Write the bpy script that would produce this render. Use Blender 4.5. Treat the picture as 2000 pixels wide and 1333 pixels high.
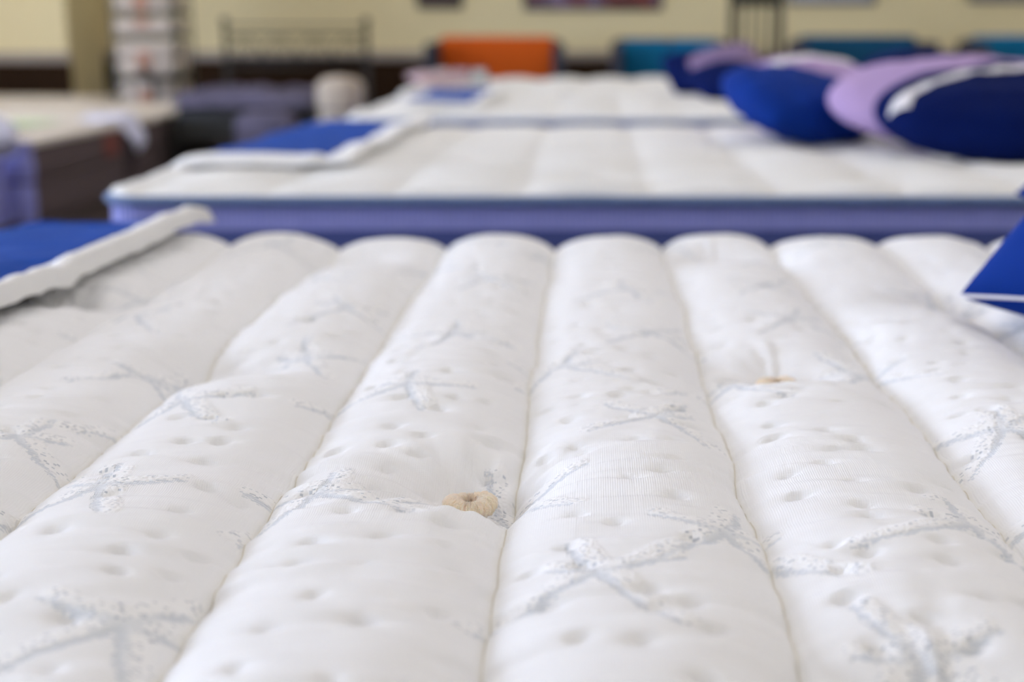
import bpy, math, random
import numpy as np

# ---------------------------------------------------------------- scene, camera, light
for _o in list(bpy.data.objects):
    bpy.data.objects.remove(_o)
S = bpy.context.scene
COL = S.collection
S.view_settings.view_transform = 'Standard'
S.view_settings.look = 'None'
S.view_settings.gamma = 1.0
S.view_settings.use_curve_mapping = False
S.view_settings.exposure = 0.14

CAM_Z = 0.92
cam_d = bpy.data.cameras.new('camera')
cam = bpy.data.objects.new('camera', cam_d)
COL.objects.link(cam)
cam.location = (0, 0, CAM_Z)
cam.rotation_euler = (math.radians(90 - 12.317), 0, 0)
cam_d.sensor_width = 36.0
cam_d.lens = 50.0
cam_d.shift_x = -156 / 2000.0
cam_d.clip_start = 0.05
cam_d.dof.use_dof = True
cam_d.dof.focus_distance = 0.985
cam_d.dof.aperture_fstop = 3.6
cam_d.dof.aperture_blades = 0
S.camera = cam

W = bpy.data.worlds.new('daylight')
S.world = W
W.use_nodes = True
_bg = W.node_tree.nodes['Background']
_bg.inputs[0].default_value = (0.67, 0.77, 1.0, 1)
_bg.inputs[1].default_value = 12.0
LAMP_STRENGTH = 8.0
LAMP_COLOR = (1.0, 0.945, 0.93)

rng = np.random.default_rng(7)
random.seed(7)

# ---------------------------------------------------------------- helpers
def tag(o, label=None, cat=None, group=None, kind=None):
    if label: o['label'] = label
    if cat: o['category'] = cat
    if group: o['group'] = group
    if kind: o['kind'] = kind
    return o

def empty(name, loc, label=None, cat=None, group=None, rz=0.0):
    o = bpy.data.objects.new(name, None)
    COL.objects.link(o)
    o.location = loc
    o.rotation_euler = (0, 0, rz)
    o.empty_display_size = 0.1
    bpy.context.view_layer.update()
    return tag(o, label, cat, group)

def raw_mesh(name, V, F, mat, parent=None, smooth=True, attrs=None, local=False):
    """V (n,3) in world space (or the parent's space when local), F (m,4) or (m,3) int array"""
    V = np.asarray(V, dtype=np.float64); F = np.asarray(F, dtype=np.int32)
    if parent is not None and not local:
        chain = []; q = parent
        while q is not None: chain.append(q); q = q.parent
        for q in reversed(chain): V = V - np.array(q.location)
    me = bpy.data.meshes.new(name)
    n, m, k = len(V), len(F), F.shape[1]
    me.vertices.add(n); me.vertices.foreach_set('co', V.astype(np.float32).ravel())
    me.loops.add(m*k); me.loops.foreach_set('vertex_index', F.ravel())
    me.polygons.add(m)
    me.polygons.foreach_set('loop_start', np.arange(0, m*k, k, dtype=np.int32))
    me.polygons.foreach_set('use_smooth', np.full(m, smooth))
    me.update(calc_edges=True)
    me.validate()
    for an, av in (attrs or {}).items():
        at = me.attributes.new(an, 'FLOAT', 'POINT')
        at.data.foreach_set('value', np.asarray(av, dtype=np.float32).ravel())
    me.materials.append(mat)
    o = bpy.data.objects.new(name, me)
    COL.objects.link(o)
    if parent is not None: o.parent = parent
    return o

class MB:
    """collects shapes into one mesh (all quads; triangles are avoided)"""
    def __init__(s): s.V = []; s.F = []; s.n = 0
    def add(s, V, F):
        V = np.asarray(V, float); s.V.append(V); s.F.append(np.asarray(F, int) + s.n); s.n += len(V); return s
    def grid(s, P, flip=False, wrap_i=False, wrap_j=False):
        ni, nj = P.shape[:2]
        I = np.arange(ni if wrap_i else ni-1); J = np.arange(nj if wrap_j else nj-1)
        ii, jj = np.meshgrid(I, J, indexing='ij'); i2 = (ii+1) % ni; j2 = (jj+1) % nj
        F = np.stack([ii*nj+jj, i2*nj+jj, i2*nj+j2, ii*nj+j2], -1).reshape(-1, 4)
        if flip: F = F[:, ::-1]
        return s.add(P.reshape(-1, 3), F)
    def box(s, x0, x1, y0, y1, z0, z1, r=0.0, seg=3):
        """box with rounded edges (radius r)"""
        c = np.array([(x0+x1)/2, (y0+y1)/2, (z0+z1)/2]); h = np.array([(x1-x0)/2, (y1-y0)/2, (z1-z0)/2])
        r = min(r, h.min()*0.98)
        if r <= 0:
            V = np.array([[a, b, d] for a in (-1, 1) for b in (-1, 1) for d in (-1, 1)], float)*h + c
            F = [[0, 1, 3, 2], [4, 6, 7, 5], [0, 4, 5, 1], [2, 3, 7, 6], [0, 2, 6, 4], [1, 5, 7, 3]]
            return s.add(V, F)
        k = seg
        t = np.tan(np.linspace(-1, 1, 2*k)*math.pi/4)          # cube-sphere spacing
        t = np.concatenate([t[:k], t[k:]])
        for ax in range(3):
            for sg in (-1, 1):
                u, v = np.meshgrid(t, t, indexing='ij')
                p = np.zeros(u.shape + (3,)); a1, a2 = (ax+1) % 3, (ax+2) % 3
                p[..., ax] = sg; p[..., a1] = u; p[..., a2] = v
                nrm = p/np.linalg.norm(p, axis=-1, keepdims=True)
                core = np.empty_like(p)
                core[..., ax] = sg*(h[ax]-r)
                lin = np.concatenate([-np.ones(k), np.ones(k)])
                cu, cv = np.meshgrid(lin, lin, indexing='ij')
                core[..., a1] = cu*(h[a1]-r); core[..., a2] = cv*(h[a2]-r)
                s.grid(core + nrm*r + c, flip=(sg < 0))
        return s
    def tube(s, pts, r, n=8, closed=False, caps=True):
        P = np.asarray(pts, float); m = len(P)
        R = np.full(m, r) if np.isscalar(r) else np.asarray(r, float)
        if closed: T = np.roll(P, -1, 0) - np.roll(P, 1, 0)
        else: T = np.gradient(P, axis=0)
        T /= np.linalg.norm(T, axis=1, keepdims=True) + 1e-12
        up = np.array([0, 0, 1.0])
        if abs(T[:, 2]).mean() > 0.8: up = np.array([1.0, 0, 0])
        A = np.cross(T, up); A /= np.linalg.norm(A, axis=1, keepdims=True) + 1e-12
        B = np.cross(A, T)
        th = np.arange(n)*2*math.pi/n
        ring = P[:, None] + R[:, None, None]*(np.cos(th)[None, :, None]*A[:, None] + np.sin(th)[None, :, None]*B[:, None])
        if not closed and caps:
            ring = np.concatenate([np.repeat(P[:1, None], n, 1), ring, np.repeat(P[-1:, None], n, 1)], 0)
        return s.grid(ring, wrap_j=True, wrap_i=closed)
    def build(s, name, mat, parent=None, smooth=True):
        return raw_mesh(name, np.concatenate(s.V), np.concatenate(s.F), mat, parent, smooth)

def bx(name, mat, parent, *a, r=0.0, **k):
    o = MB().box(*a, r=r).build(name, mat, parent, smooth=r > 0)
    return o

def vnoise(x, y, seed, ax=1.0, ay=1.0):
    """smooth value noise; ax, ay = cell sizes"""
    g = np.random.default_rng(seed).uniform(-1, 1, (257, 257))
    u = np.asarray(x)/ax + 1000.37; v = np.asarray(y)/ay + 1000.73
    iu = np.floor(u).astype(int); iv = np.floor(v).astype(int)
    fu = u-iu; fv = v-iv
    fu = fu*fu*fu*(fu*(fu*6-15)+10); fv = fv*fv*fv*(fv*(fv*6-15)+10)
    a = g[iu % 257, iv % 257]; b = g[(iu+1) % 257, iv % 257]; c = g[iu % 257, (iv+1) % 257]; d = g[(iu+1) % 257, (iv+1) % 257]
    return (a*(1-fu)+b*fu)*(1-fv) + (c*(1-fu)+d*fu)*fv

# ---------------------------------------------------------------- materials
class NT:
    def __init__(s, name):
        s.m = bpy.data.materials.new(name); s.m.use_nodes = True
        s.t = s.m.node_tree; s.b = s.t.nodes['Principled BSDF']
    def n(s, typ, **kw):
        o = s.t.nodes.new(typ)
        for k, v in kw.items(): setattr(o, k, v)
        return o
    def l(s, a, b): s.t.links.new(a, b)
    def setv(s, node, **kw):
        for k, v in kw.items(): node.inputs[k.replace('_', ' ')].default_value = v
    def math(s, op, a, b=None, c=None, clamp=False):
        o = s.n('ShaderNodeMath', operation=op); o.use_clamp = clamp
        for i, q in enumerate((a, b, c)):
            if q is None: continue
            if isinstance(q, (int, float)): o.inputs[i].default_value = q
            else: s.l(q, o.inputs[i])
        return o.outputs[0]
    def mix(s, f, a, b):
        o = s.n('ShaderNodeMix', data_type='RGBA')
        for i, q in ((0, f), (6, a), (7, b)):
            if isinstance(q, (int, float)): o.inputs[i].default_value = q
            elif isinstance(q, tuple): o.inputs[i].default_value = (*q, 1) if len(q) == 3 else q
            else: s.l(q, o.inputs[i])
        return o.outputs[2]
    def bump(s, h, strength, dist, prev=None):
        o = s.n('ShaderNodeBump'); o.inputs['Strength'].default_value = strength; o.inputs['Distance'].default_value = dist
        s.l(h, o.inputs['Height'])
        if prev is not None: s.l(prev, o.inputs['Normal'])
        return o.outputs[0]

def mat(name, col, rough=0.7, col2=None, scale=30.0, bump=0.0, metal=0.0, sheen=0.0, spec=0.3, detail=3.0, stretch=None, sheen_tint=None):
    q = NT(name); b = q.b
    b.inputs['Roughness'].default_value = rough
    b.inputs['Metallic'].default_value = metal
    b.inputs['Specular IOR Level'].default_value = spec
    if sheen:
        b.inputs['Sheen Weight'].default_value = sheen
        b.inputs['Sheen Roughness'].default_value = 0.4
        if sheen_tint: b.inputs['Sheen Tint'].default_value = (*sheen_tint, 1)
    tc = q.n('ShaderNodeTexCoord'); ns = q.n('ShaderNodeTexNoise')
    src = tc.outputs['Object']
    if stretch:
        mp = q.n('ShaderNodeMapping'); mp.inputs['Scale'].default_value = stretch
        q.l(src, mp.inputs[0]); src = mp.outputs[0]
    q.l(src, ns.inputs['Vector']); ns.inputs['Scale'].default_value = scale; ns.inputs['Detail'].default_value = detail
    c2 = col2 or tuple(min(1, c*0.85) for c in col)
    q.l(q.mix(ns.outputs[0], col, c2), b.inputs['Base Color'])
    if bump: q.l(q.bump(ns.outputs[0], bump, 0.01), b.inputs['Normal'])
    return q.m

def knit_material(name='damask_knit'):
    """white knitted ticking with woven blue-grey starfish and raised terry speckle"""
    q = NT(name); b = q.b
    b.inputs['Roughness'].default_value = 0.85
    b.inputs['Specular IOR Level'].default_value = 0.15
    tc = q.n('ShaderNodeTexCoord'); sep = q.n('ShaderNodeSeparateXYZ'); q.l(tc.outputs['Object'], sep.inputs[0])
    x, y = sep.outputs[0], sep.outputs[1]
    wv = q.n('ShaderNodeAttribute', attribute_name='weave').outputs['Fac']
    fl = q.n('ShaderNodeAttribute', attribute_name='fluff').outputs['Fac']
    sm = q.n('ShaderNodeAttribute', attribute_name='seam').outputs['Fac']
    # pixel cells of the weave: 1.9 mm x 1.1 mm
    cx = q.math('FLOOR', q.math('DIVIDE', x, 0.0021)); cy = q.math('FLOOR', q.math('DIVIDE', y, 0.00125))
    cmb = q.n('ShaderNodeCombineXYZ'); q.l(cx, cmb.inputs[0]); q.l(cy, cmb.inputs[1])
    wn = q.n('ShaderNodeTexWhiteNoise', noise_dimensions='2D'); q.l(cmb.outputs[0], wn.inputs['Vector'])
    r = wn.outputs['Value']
    # arm: weave is mm inside the arm; ragged edge by the cell noise
    edge = q.math('ADD', wv, q.math('MULTIPLY', q.math('SUBTRACT', r, 0.5), 3.4))
    arm = q.math('MULTIPLY_ADD', edge, 1.6, 0.5, clamp=True)
    # fine lines woven across the arm
    ln = q.math('SINE', q.math('MULTIPLY', y, 2*math.pi/0.0021))
    lines = q.math('MULTIPLY_ADD', ln, 0.28, 0.72, clamp=True)
    armv = q.math('MULTIPLY', arm, lines)
    flm = q.math('MULTIPLY_ADD', fl, 0.25, 0.1, clamp=True)
    dash = q.math('MULTIPLY', q.math('GREATER_THAN', r, 0.915), flm)
    base = q.mix(q.math('MULTIPLY', armv, 0.70), (0.855, 0.86, 0.865), (0.50, 0.56, 0.63))
    base = q.mix(q.math('MULTIPLY', flm, 0.35), base, (0.93, 0.93, 0.92))
    base = q.mix(q.math('MULTIPLY', dash, 0.62), base, (0.36, 0.41, 0.48))
    base = q.mix(q.math('MULTIPLY', sm, 0.55), base, (0.78, 0.75, 0.66))
    q.l(base, b.inputs['Base Color'])
    # relief: rib knit + terry speckle
    rib = q.math('SINE', q.math('MULTIPLY', x, 2*math.pi/0.0016))
    rw = q.math('SINE', q.math('MULTIPLY', y, 2*math.pi/0.0013))
    knit = q.math('ADD', q.math('MULTIPLY', rib, 0.6), q.math('MULTIPLY', rw, 0.3))
    knit = q.math('MULTIPLY', knit, q.math('SUBTRACT', 1.0, flm))
    n1 = q.bump(knit, 0.22, 0.0006)
    vo = q.n('ShaderNodeTexVoronoi'); q.l(tc.outputs['Object'], vo.inputs['Vector']); vo.inputs['Scale'].default_value = 300
    te = q.math('MULTIPLY', q.math('SUBTRACT', 1.0, vo.outputs['Distance']), flm)
    te = q.math('SUBTRACT', te, q.math('MULTIPLY', arm, 0.8))
    te = q.math('SUBTRACT', te, q.math('MULTIPLY', dash, 0.7))
    n2 = q.bump(te, 0.55, 0.0018, n1)
    q.l(n2, b.inputs['Normal'])
    return q.m

def stripe_mat(name, c1, c2, period, axis='X', rough=0.8, soft=0.5, noise=0.2, sheen=0.0):
    q = NT(name); b = q.b; b.inputs['Roughness'].default_value = rough; b.inputs['Specular IOR Level'].default_value = 0.2
    tc = q.n('ShaderNodeTexCoord'); sep = q.n('ShaderNodeSeparateXYZ'); q.l(tc.outputs['Object'], sep.inputs[0])
    v = sep.outputs['XYZ'.index(axis)]
    w = q.math('SINE', q.math('MULTIPLY', v, 2*math.pi/period))
    f = q.math('MULTIPLY_ADD', w, soft, 0.5, clamp=True)
    ns = q.n('ShaderNodeTexNoise'); q.l(tc.outputs['Object'], ns.inputs['Vector']); ns.inputs['Scale'].default_value = 25
    f = q.math('ADD', f, q.math('MULTIPLY', q.math('SUBTRACT', ns.outputs[0], 0.5), noise), clamp=True)
    q.l(q.mix(f, c1, c2), b.inputs['Base Color'])
    if sheen: b.inputs['Sheen Weight'].default_value = sheen
    return q.m

def emit_mat(name, col, strength):
    q = NT(name); q.b.inputs['Base Color'].default_value = (0.9, 0.9, 0.9, 1)
    q.b.inputs['Emission Color'].default_value = (*col, 1); q.b.inputs['Emission Strength'].default_value = strength
    return q.m

def film_mat(name, col, clear=0.35, rough=0.25):
    q = NT(name)
    tr = q.n('ShaderNodeBsdfTransparent'); mx = q.n('ShaderNodeMixShader')
    mx.inputs[0].default_value = clear
    q.b.inputs['Base Color'].default_value = (*col, 1); q.b.inputs['Roughness'].default_value = rough
    q.l(q.b.outputs[0], mx.inputs[1]); q.l(tr.outputs[0], mx.inputs[2])
    q.l(mx.outputs[0], q.t.nodes['Material Output'].inputs[0])
    return q.m

def picture_mat(name, cols, scale, seed):
    """printed picture: blots of a few colours"""
    q = NT(name); b = q.b; b.inputs['Roughness'].default_value = 0.4
    tc = q.n('ShaderNodeTexCoord'); mp = q.n('ShaderNodeMapping'); q.l(tc.outputs['Object'], mp.inputs[0])
    mp.inputs['Location'].default_value = (seed, seed*0.7, seed*1.3)
    ns = q.n('ShaderNodeTexVoronoi'); ns.feature = 'SMOOTH_F1'; q.l(mp.outputs[0], ns.inputs['Vector']); ns.inputs['Scale'].default_value = scale
    cr = q.n('ShaderNodeValToRGB'); sp = q.n('ShaderNodeSeparateColor'); q.l(ns.outputs['Color'], sp.inputs[0]); q.l(sp.outputs[0], cr.inputs[0])
    els = cr.color_ramp.elements
    els[0].position = 0.1; els[0].color = (*cols[0], 1); els[1].position = 0.9; els[1].color = (*cols[-1], 1)
    for i, c in enumerate(cols[1:-1]):
        e = els.new(0.1+0.8*(i+1)/(len(cols)-1)); e.color = (*c, 1)
    q.l(cr.outputs[0], b.inputs['Base Color'])
    return q.m

M = {}
M['knit'] = knit_material()
M['thread'] = mat('seam_thread', (0.74, 0.70, 0.60), 0.8)
M['yarn'] = mat('peach_wool_yarn', (1.0, 0.87, 0.70), 0.9, (1.0, 0.78, 0.58), 900, 0.35, sheen=0.5)
_y = M['yarn'].node_tree.nodes['Principled BSDF']; _y.inputs['Subsurface Weight'].default_value = 0.5; _y.inputs['Subsurface Radius'].default_value = (1, 0.6, 0.4); _y.inputs['Subsurface Scale'].default_value = 0.004
M['blueside'] = stripe_mat('blue_ribbed_border_fabric', (0.08, 0.10, 0.32), (0.38, 0.39, 0.74), 0.011, 'X', soft=0.42)
M['slatepipe'] = mat('slate_blue_binding', (0.10, 0.16, 0.30), 0.7, (0.14, 0.20, 0.36), 60, 0.2)
M['navypipe_shade'] = mat('navy_binding_and_shade', (0.055, 0.075, 0.23), 0.7)  # lower piping, and the shade painted round the mattress borders
M['whitepipe'] = mat('white_binding', (0.84, 0.84, 0.83), 0.75, (0.78, 0.78, 0.78), 200, 0.1)
M['ticking'] = mat('white_damask_ticking', (0.84, 0.83, 0.79), 0.85, (0.74, 0.75, 0.74), 9, 0.15)
M['foundation'] = mat('foundation_fabric', (0.60, 0.62, 0.70), 0.85)
M['blackplastic'] = mat('black_plastic', (0.02, 0.02, 0.02), 0.5)
M['padblue'] = mat('royal_blue_velour', (0.001, 0.028, 0.22), 0.85, (0.006, 0.075, 0.42), 14, 0.5, spec=0.12, sheen=0.04, sheen_tint=(0.3, 0.5, 1.0), stretch=(1, 3, 1))
M['padwhite'] = mat('white_quilted_strap', (0.86, 0.86, 0.85), 0.8, (0.80, 0.80, 0.80), 40, 0.1)
M['velvetblue'] = mat('blue_velvet', (0.001, 0.019, 0.165), 0.8, (0.002, 0.034, 0.26), 14, 0.3, spec=0.12, sheen=0.03, sheen_tint=(0.15, 0.35, 1.0))
M['velvetnavy'] = mat('navy_velvet', (0.001, 0.006, 0.058), 0.85, (0.001, 0.009, 0.085), 12, 0.25, spec=0.08, sheen=0.02, sheen_tint=(0.15, 0.3, 1.0))
M['lilac'] = mat('lilac_cotton', (0.36, 0.27, 0.54), 0.8, (0.46, 0.31, 0.50), 6, 0.15)
M['dulllilac'] = mat('dull_mauve_cotton', (0.19, 0.14, 0.27), 0.85, (0.24, 0.16, 0.26), 6, 0.15)
M['pillowwhite'] = mat('white_cotton_band', (0.82, 0.80, 0.82), 0.8)
M['taupe'] = mat('taupe_side_fabric', (0.135, 0.100, 0.094), 0.9, (0.115, 0.085, 0.08), 8, 0.1, stretch=(1, 0.2, 8))
M['cream'] = mat('cream_ticking', (0.72, 0.66, 0.57), 0.85, (0.64, 0.58, 0.50), 6, 0.1)
M['lavfilm'] = mat('lavender_plastic_film', (0.27, 0.28, 0.66), 0.35, (0.34, 0.35, 0.72), 4, 0.2, spec=0.6)
M['whitefilm'] = mat('milky_plastic_film', (0.74, 0.77, 0.90), 0.3, (0.68, 0.68, 0.88), 6, 0.2, spec=0.6)
M['greensheet'] = mat('pale_green_sheet', (0.50, 0.68, 0.36), 0.6, (0.62, 0.72, 0.50), 4)
M['label'] = mat('red_paper_label', (0.24, 0.075, 0.055), 0.6)
M['labelpale'] = mat('salmon_paper_label', (0.52, 0.27, 0.18), 0.6)
M['wall'] = mat('pale_yellow_wall_paint', (0.77, 0.67, 0.405), 0.85, (0.74, 0.645, 0.39), 3, 0.02)
M['wainscot'] = mat('dark_brown_wainscot', (0.030, 0.014, 0.006), 0.8, (0.018, 0.009, 0.004), 5, 0.05, spec=0.1, stretch=(1, 1, 0.2))
M['rail'] = mat('grey_beige_chair_rail', (0.36, 0.31, 0.27), 0.5)
M['carpet'] = mat('dark_brown_carpet', (0.040, 0.024, 0.018), 0.95, (0.022, 0.014, 0.012), 60, 0.4)
M['ceiling'] = mat('ceiling_tiles', (0.80, 0.79, 0.76), 0.9, (0.74, 0.73, 0.70), 40, 0.1)
M['iron'] = mat('black_iron', (0.035, 0.035, 0.032), 0.5, metal=0.3)
M['greyfab'] = mat('charcoal_grey_upholstery', (0.060, 0.062, 0.085), 0.9, (0.045, 0.045, 0.06), 80, 0.3)
M['orange'] = mat('orange_upholstery', (0.66, 0.11, 0.004), 0.85, (0.56, 0.085, 0.004), 10, 0.15)
M['teal'] = mat('turquoise_upholstery', (0.0, 0.17, 0.36), 0.85, (0.0, 0.12, 0.28), 6, 0.15)
M['tealdark'] = mat('petrol_blue_upholstery', (0.004, 0.085, 0.19), 0.85, (0.004, 0.065, 0.15), 6, 0.15)
M['pack'] = mat('off_white_bedding_pack', (0.62, 0.54, 0.46), 0.6, (0.54, 0.47, 0.41), 9, 0.2)
M['greygreen'] = mat('grey_green_shelf_metal', (0.09, 0.10, 0.075), 0.5)
M['topper'] = mat('beige_rolled_topper', (0.50, 0.42, 0.33), 0.85, (0.40, 0.34, 0.28), 12, 0.2)
M['lilacgrey'] = mat('grey_lilac_quilt', (0.17, 0.15, 0.23), 0.8, (0.04, 0.04, 0.06), 9, 0.3)
M['pink'] = mat('pinkish_swatch_cloth', (0.52, 0.38, 0.40), 0.8)
M['palegrey'] = mat('pale_grey_swatch_cloth', (0.55, 0.56, 0.54), 0.8)
M['concrete'] = mat('pale_concrete', (0.45, 0.45, 0.44), 0.9)
M['alu'] = mat('white_window_frame', (0.7, 0.7, 0.7), 0.4)
M['glass'] = film_mat('window_glass', (0.8, 0.85, 0.9), 0.92, 0.02)
M['diffuser'] = emit_mat('lit_diffuser', LAMP_COLOR, LAMP_STRENGTH)

# ---------------------------------------------------------------- the room
WX0, WX1, WY0, WY1, CEIL = -6.9, 6.2, -4.2, 12.9, 3.1
def struct(name, mt, *a, r=0.0):
    return tag(bx(name, mt, None, *a, r=r), kind='structure')
struct('floor', M['carpet'], WX0-0.1, WX1+0.1, WY0-0.1, WY1+0.1, -0.1, 0.0)
struct('ceiling', M['ceiling'], WX0-0.1, WX1+0.1, WY0-0.1, WY1+0.1, CEIL, CEIL+0.1)
struct('wall_back', M['wall'], WX0, WX1, WY1, WY1+0.1, 0.0, CEIL)
struct('wall_right', M['wall'], WX1, WX1+0.1, WY0, WY1, 0.0, CEIL)
struct('wall_front', M['wall'], WX0, WX1, WY0-0.1, WY0, 0.0, CEIL)
# room corner that juts out at the left end of the back wall
struct('wall_back_bay', M['wall'], WX0, -4.33, 12.0, WY1, 0.0, CEIL)
struct('trim_1', M['wainscot'], -4.33, WX1, WY1-0.02, WY1, 0.0, 0.66)
struct('trim_2', M['rail'], -4.33, WX1, WY1-0.045, WY1, 0.66, 0.745, r=0.012)
struct('trim_3', M['wainscot'], WX0, -4.31, 11.98, 12.0, 0.0, 0.66)
struct('trim_4', M['rail'], WX0, -4.31, 11.955, 12.0, 0.66, 0.745, r=0.012)
# left wall with the shop windows that let the daylight in
struct('wall_left_sill', M['wall'], WX0-0.1, WX0, WY0, 12.0, 0.0, 0.35)
struct('wall_left_head', M['wall'], WX0-0.1, WX0, WY0, 12.0, 2.75, CEIL)
piers = [(-4.2, -3.6), (-0.9, -0.5), (2.2, 2.6), (5.3, 5.7), (8.4, 12.0)]
for i, (a, b) in enumerate(piers):
    struct('wall_left_pier', M['wall'], WX0-0.1, WX0, a, b, 0.35, 2.75)
for i in range(4):
    a, b = piers[i][1], piers[i+1][0]
    w = empty('window_%d' % (i+1), (WX0-0.05, (a+b)/2, 0.35)); tag(w, kind='structure')
    f = MB()
    for (p, q_) in ((a, a+0.05), (b-0.05, b), ((a+b)/2-0.025, (a+b)/2+0.025)):
        f.box(WX0-0.08, WX0-0.02, p, q_, 0.35, 2.75)
    f.box(WX0-0.08, WX0-0.02, a, b, 0.35, 0.40).box(WX0-0.08, WX0-0.02, a, b, 2.70, 2.75)
    f.build('window_frame', M['alu'], w, smooth=False)
    bx('window_pane', M['glass'], w, WX0-0.055, WX0-0.050, a+0.05, b-0.05, 0.40, 2.70)
struct('ground_outside', M['concrete'], -30, WX0-0.1, -20, 25, -0.2, -0.1)

for ix, lx in enumerate((-4.8, -1.8, 1.2, 4.2)):
    for iy, ly in enumerate((-1.8, 1.4, 4.6, 7.8, 11.0)):
        if lx == -4.8 and ly == 11.0: pass
        t = empty('ceiling_light', (lx, ly, CEIL), 'white ceiling light panel with a frosted diffuser above the beds', 'light', 'ceiling light panels')
        fr = MB()
        for a in ((lx-0.62, lx+0.62, ly-0.32, ly-0.30), (lx-0.62, lx+0.62, ly+0.30, ly+0.32), (lx-0.62, lx-0.60, ly-0.32, ly+0.32), (lx+0.60, lx+0.62, ly-0.32, ly+0.32)):
            fr.box(*a, CEIL-0.03, CEIL)
        fr.build('frame', M['alu'], t, smooth=False)
        bx('diffuser', M['diffuser'], t, lx-0.60, lx+0.60, ly-0.30, ly+0.30, CEIL-0.02, CEIL-0.01)

# ---------------------------------------------------------------- mattresses
def rr_sdf(x, y, hx, hy, r):
    """distance inside a rounded rectangle (positive inside)"""
    qx = np.abs(x)-(hx-r); qy = np.abs(y)-(hy-r)
    return -(np.sqrt(np.maximum(qx, 0)**2 + np.maximum(qy, 0)**2) + np.minimum(np.maximum(qx, qy), 0) - r)

def rr_map(x, y, hx, hy, r):
    """squeeze the border of a rectangle's grid into rounded corners"""
    def half(v, hv, hu):
        e = np.maximum(0, np.abs(v)-(hv-r))
        return hu - r + np.sqrt(np.maximum(r*r-e*e, 0))
    hX = half(y, hy, hx)
    o = np.maximum(0, np.abs(x)-(hx-r))/r
    nx = np.where(o > 0, np.sign(x)*((hx-r) + o*(hX-(hx-r))), x)
    return nx, y

def outline(hx, hy, r, n=14, step=0.05):
    P = []
    for (sx, sy, a0) in ((1, -1, -90), (1, 1, 0), (-1, 1, 90), (-1, -1, 180)):
        for k in range(n+1):
            a = math.radians(a0 + 90*k/n)
            P.append((sx*(hx-r)+r*math.cos(a), sy*(hy-r)+r*math.sin(a)))
    P = np.array(P); Q = []
    for i in range(len(P)):
        a, b = P[i], P[(i+1) % len(P)]; m = max(1, int(np.linalg.norm(b-a)/step))
        for k in range(m): Q.append(a+(b-a)*k/m)
    return np.array(Q)

class Mattress:
    def __init__(s, x0, x1, y0, y1, z_bot, z_top, pitch, phase, amp, tufts, rcorner=0.09, edge=0.035, seed=1, detail=False, prof=2.4, cross=False, tuft_d=0.032, tuft_r=0.036):
        s.__dict__.update(locals()); s.cx, s.cy = (x0+x1)/2, (y0+y1)/2; s.hx, s.hy = (x1-x0)/2, (y1-y0)/2
        if detail:
            r = np.random.default_rng(seed)
            D = []
            for i, xx in enumerate(np.arange(x0+0.03, x1, 0.037)):
                for yy in np.arange(y0+0.03, y1, 0.047):
                    if r.random() < 0.24: continue
                    px, py = xx + r.uniform(-0.013, 0.013), yy + (i % 2)*0.023 + r.uniform(-0.016, 0.016)
                    t = (px-phase)/pitch; t -= math.floor(t)
                    if min(t, 1-t) < 0.10: continue
                    D.append((px, py, r.uniform(0.6, 1.25), r.uniform(-0.5, 0.5)))
            s.dimples = D
    def warp(s, x, y):
        if s.cross: return x*0
        u = (x-s.phase)/s.pitch; g = np.floor(u); f = u-g; f = f*f*(3-2*f)
        w = lambda g: 0.0027*vnoise(y, g*7.3, s.seed+3, 0.11, 1.0) + 0.0011*vnoise(y, g*3.1+50, s.seed+4, 0.035, 1.0)
        return w(g)*(1-f) + w(g+1)*f
    def height(s, x, y):
        """z of the sewn top above the plan point (before the small lateral warp)"""
        t = ((y if s.cross else x)-s.phase)/s.pitch; t = t-np.floor(t)
        g = np.floor(((y if s.cross else x)-s.phase)/s.pitch)
        q = np.clip(1-np.abs(2*t-1)**s.prof, 0, 1)**0.72
        other = x if s.cross else y
        lump = 1 + 0.16*vnoise(other, g*5.7, s.seed+1, 0.17, 1.0) + 0.08*vnoise(other, g*2.7+30, s.seed+2, 0.07, 1.0)
        z = s.z_top - s.amp + s.amp*q*lump
        z = z + 0.0040*vnoise(x, y, s.seed+5, 0.22, 0.20)
        for (tx, ty) in s.tufts:
            dx = x-tx; dy = y-ty
            rr = np.sqrt((dx/1.18)**2 + dy**2)
            near = rr < 0.28
            if not near.any(): continue
            R = s.tuft_r
            dep = s.tuft_d*np.exp(-(np.maximum(rr-0.012, 0)/R)**1.35) + 0.006*np.exp(-(rr/0.11)**2)
            th = np.arctan2(dy, dx)
            fold = vnoise(th*2.2, rr*0+tx*31, s.seed+8, 0.33, 1.0) * 0.0036*np.clip((rr-0.014)/0.03, 0, 1)*np.exp(-(rr/0.085)**2)
            z = z - dep + fold
        if not s.detail:
            z = z + 0.0030*vnoise(x, y, s.seed+6, 0.11, 0.10) + 0.0012*vnoise(x, y, s.seed+7, 0.05, 0.04)
        else:
            z = z + 0.0016*vnoise(x+0.3*y, y, s.seed+6, 0.10, 0.017) + 0.0010*vnoise(x-0.2*y, y, s.seed+7, 0.045, 0.010) + 0.0035*(1-q)**1.5*vnoise(x*0+g*3, y, s.seed+9, 1.0, 0.013)
        d = rr_sdf(x-s.cx, y-s.cy, s.hx, s.hy, s.rcorner)
        e = np.clip(1-d/s.edge, 0, 1)
        return z - s.edge*0.9*(1-np.sqrt(np.maximum(1-e**2, 0)))
    def rest(s, x, y):
        """height a pad lying on the rolls takes"""
        h = np.maximum.reduce([s.height(np.clip(x+a, s.x0+0.05, s.x1-0.05), np.clip(y+b, s.y0+0.05, s.y1-0.05)) for a in (-0.05, 0, 0.05) for b in (-0.06, 0, 0.06)])
        return h

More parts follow.
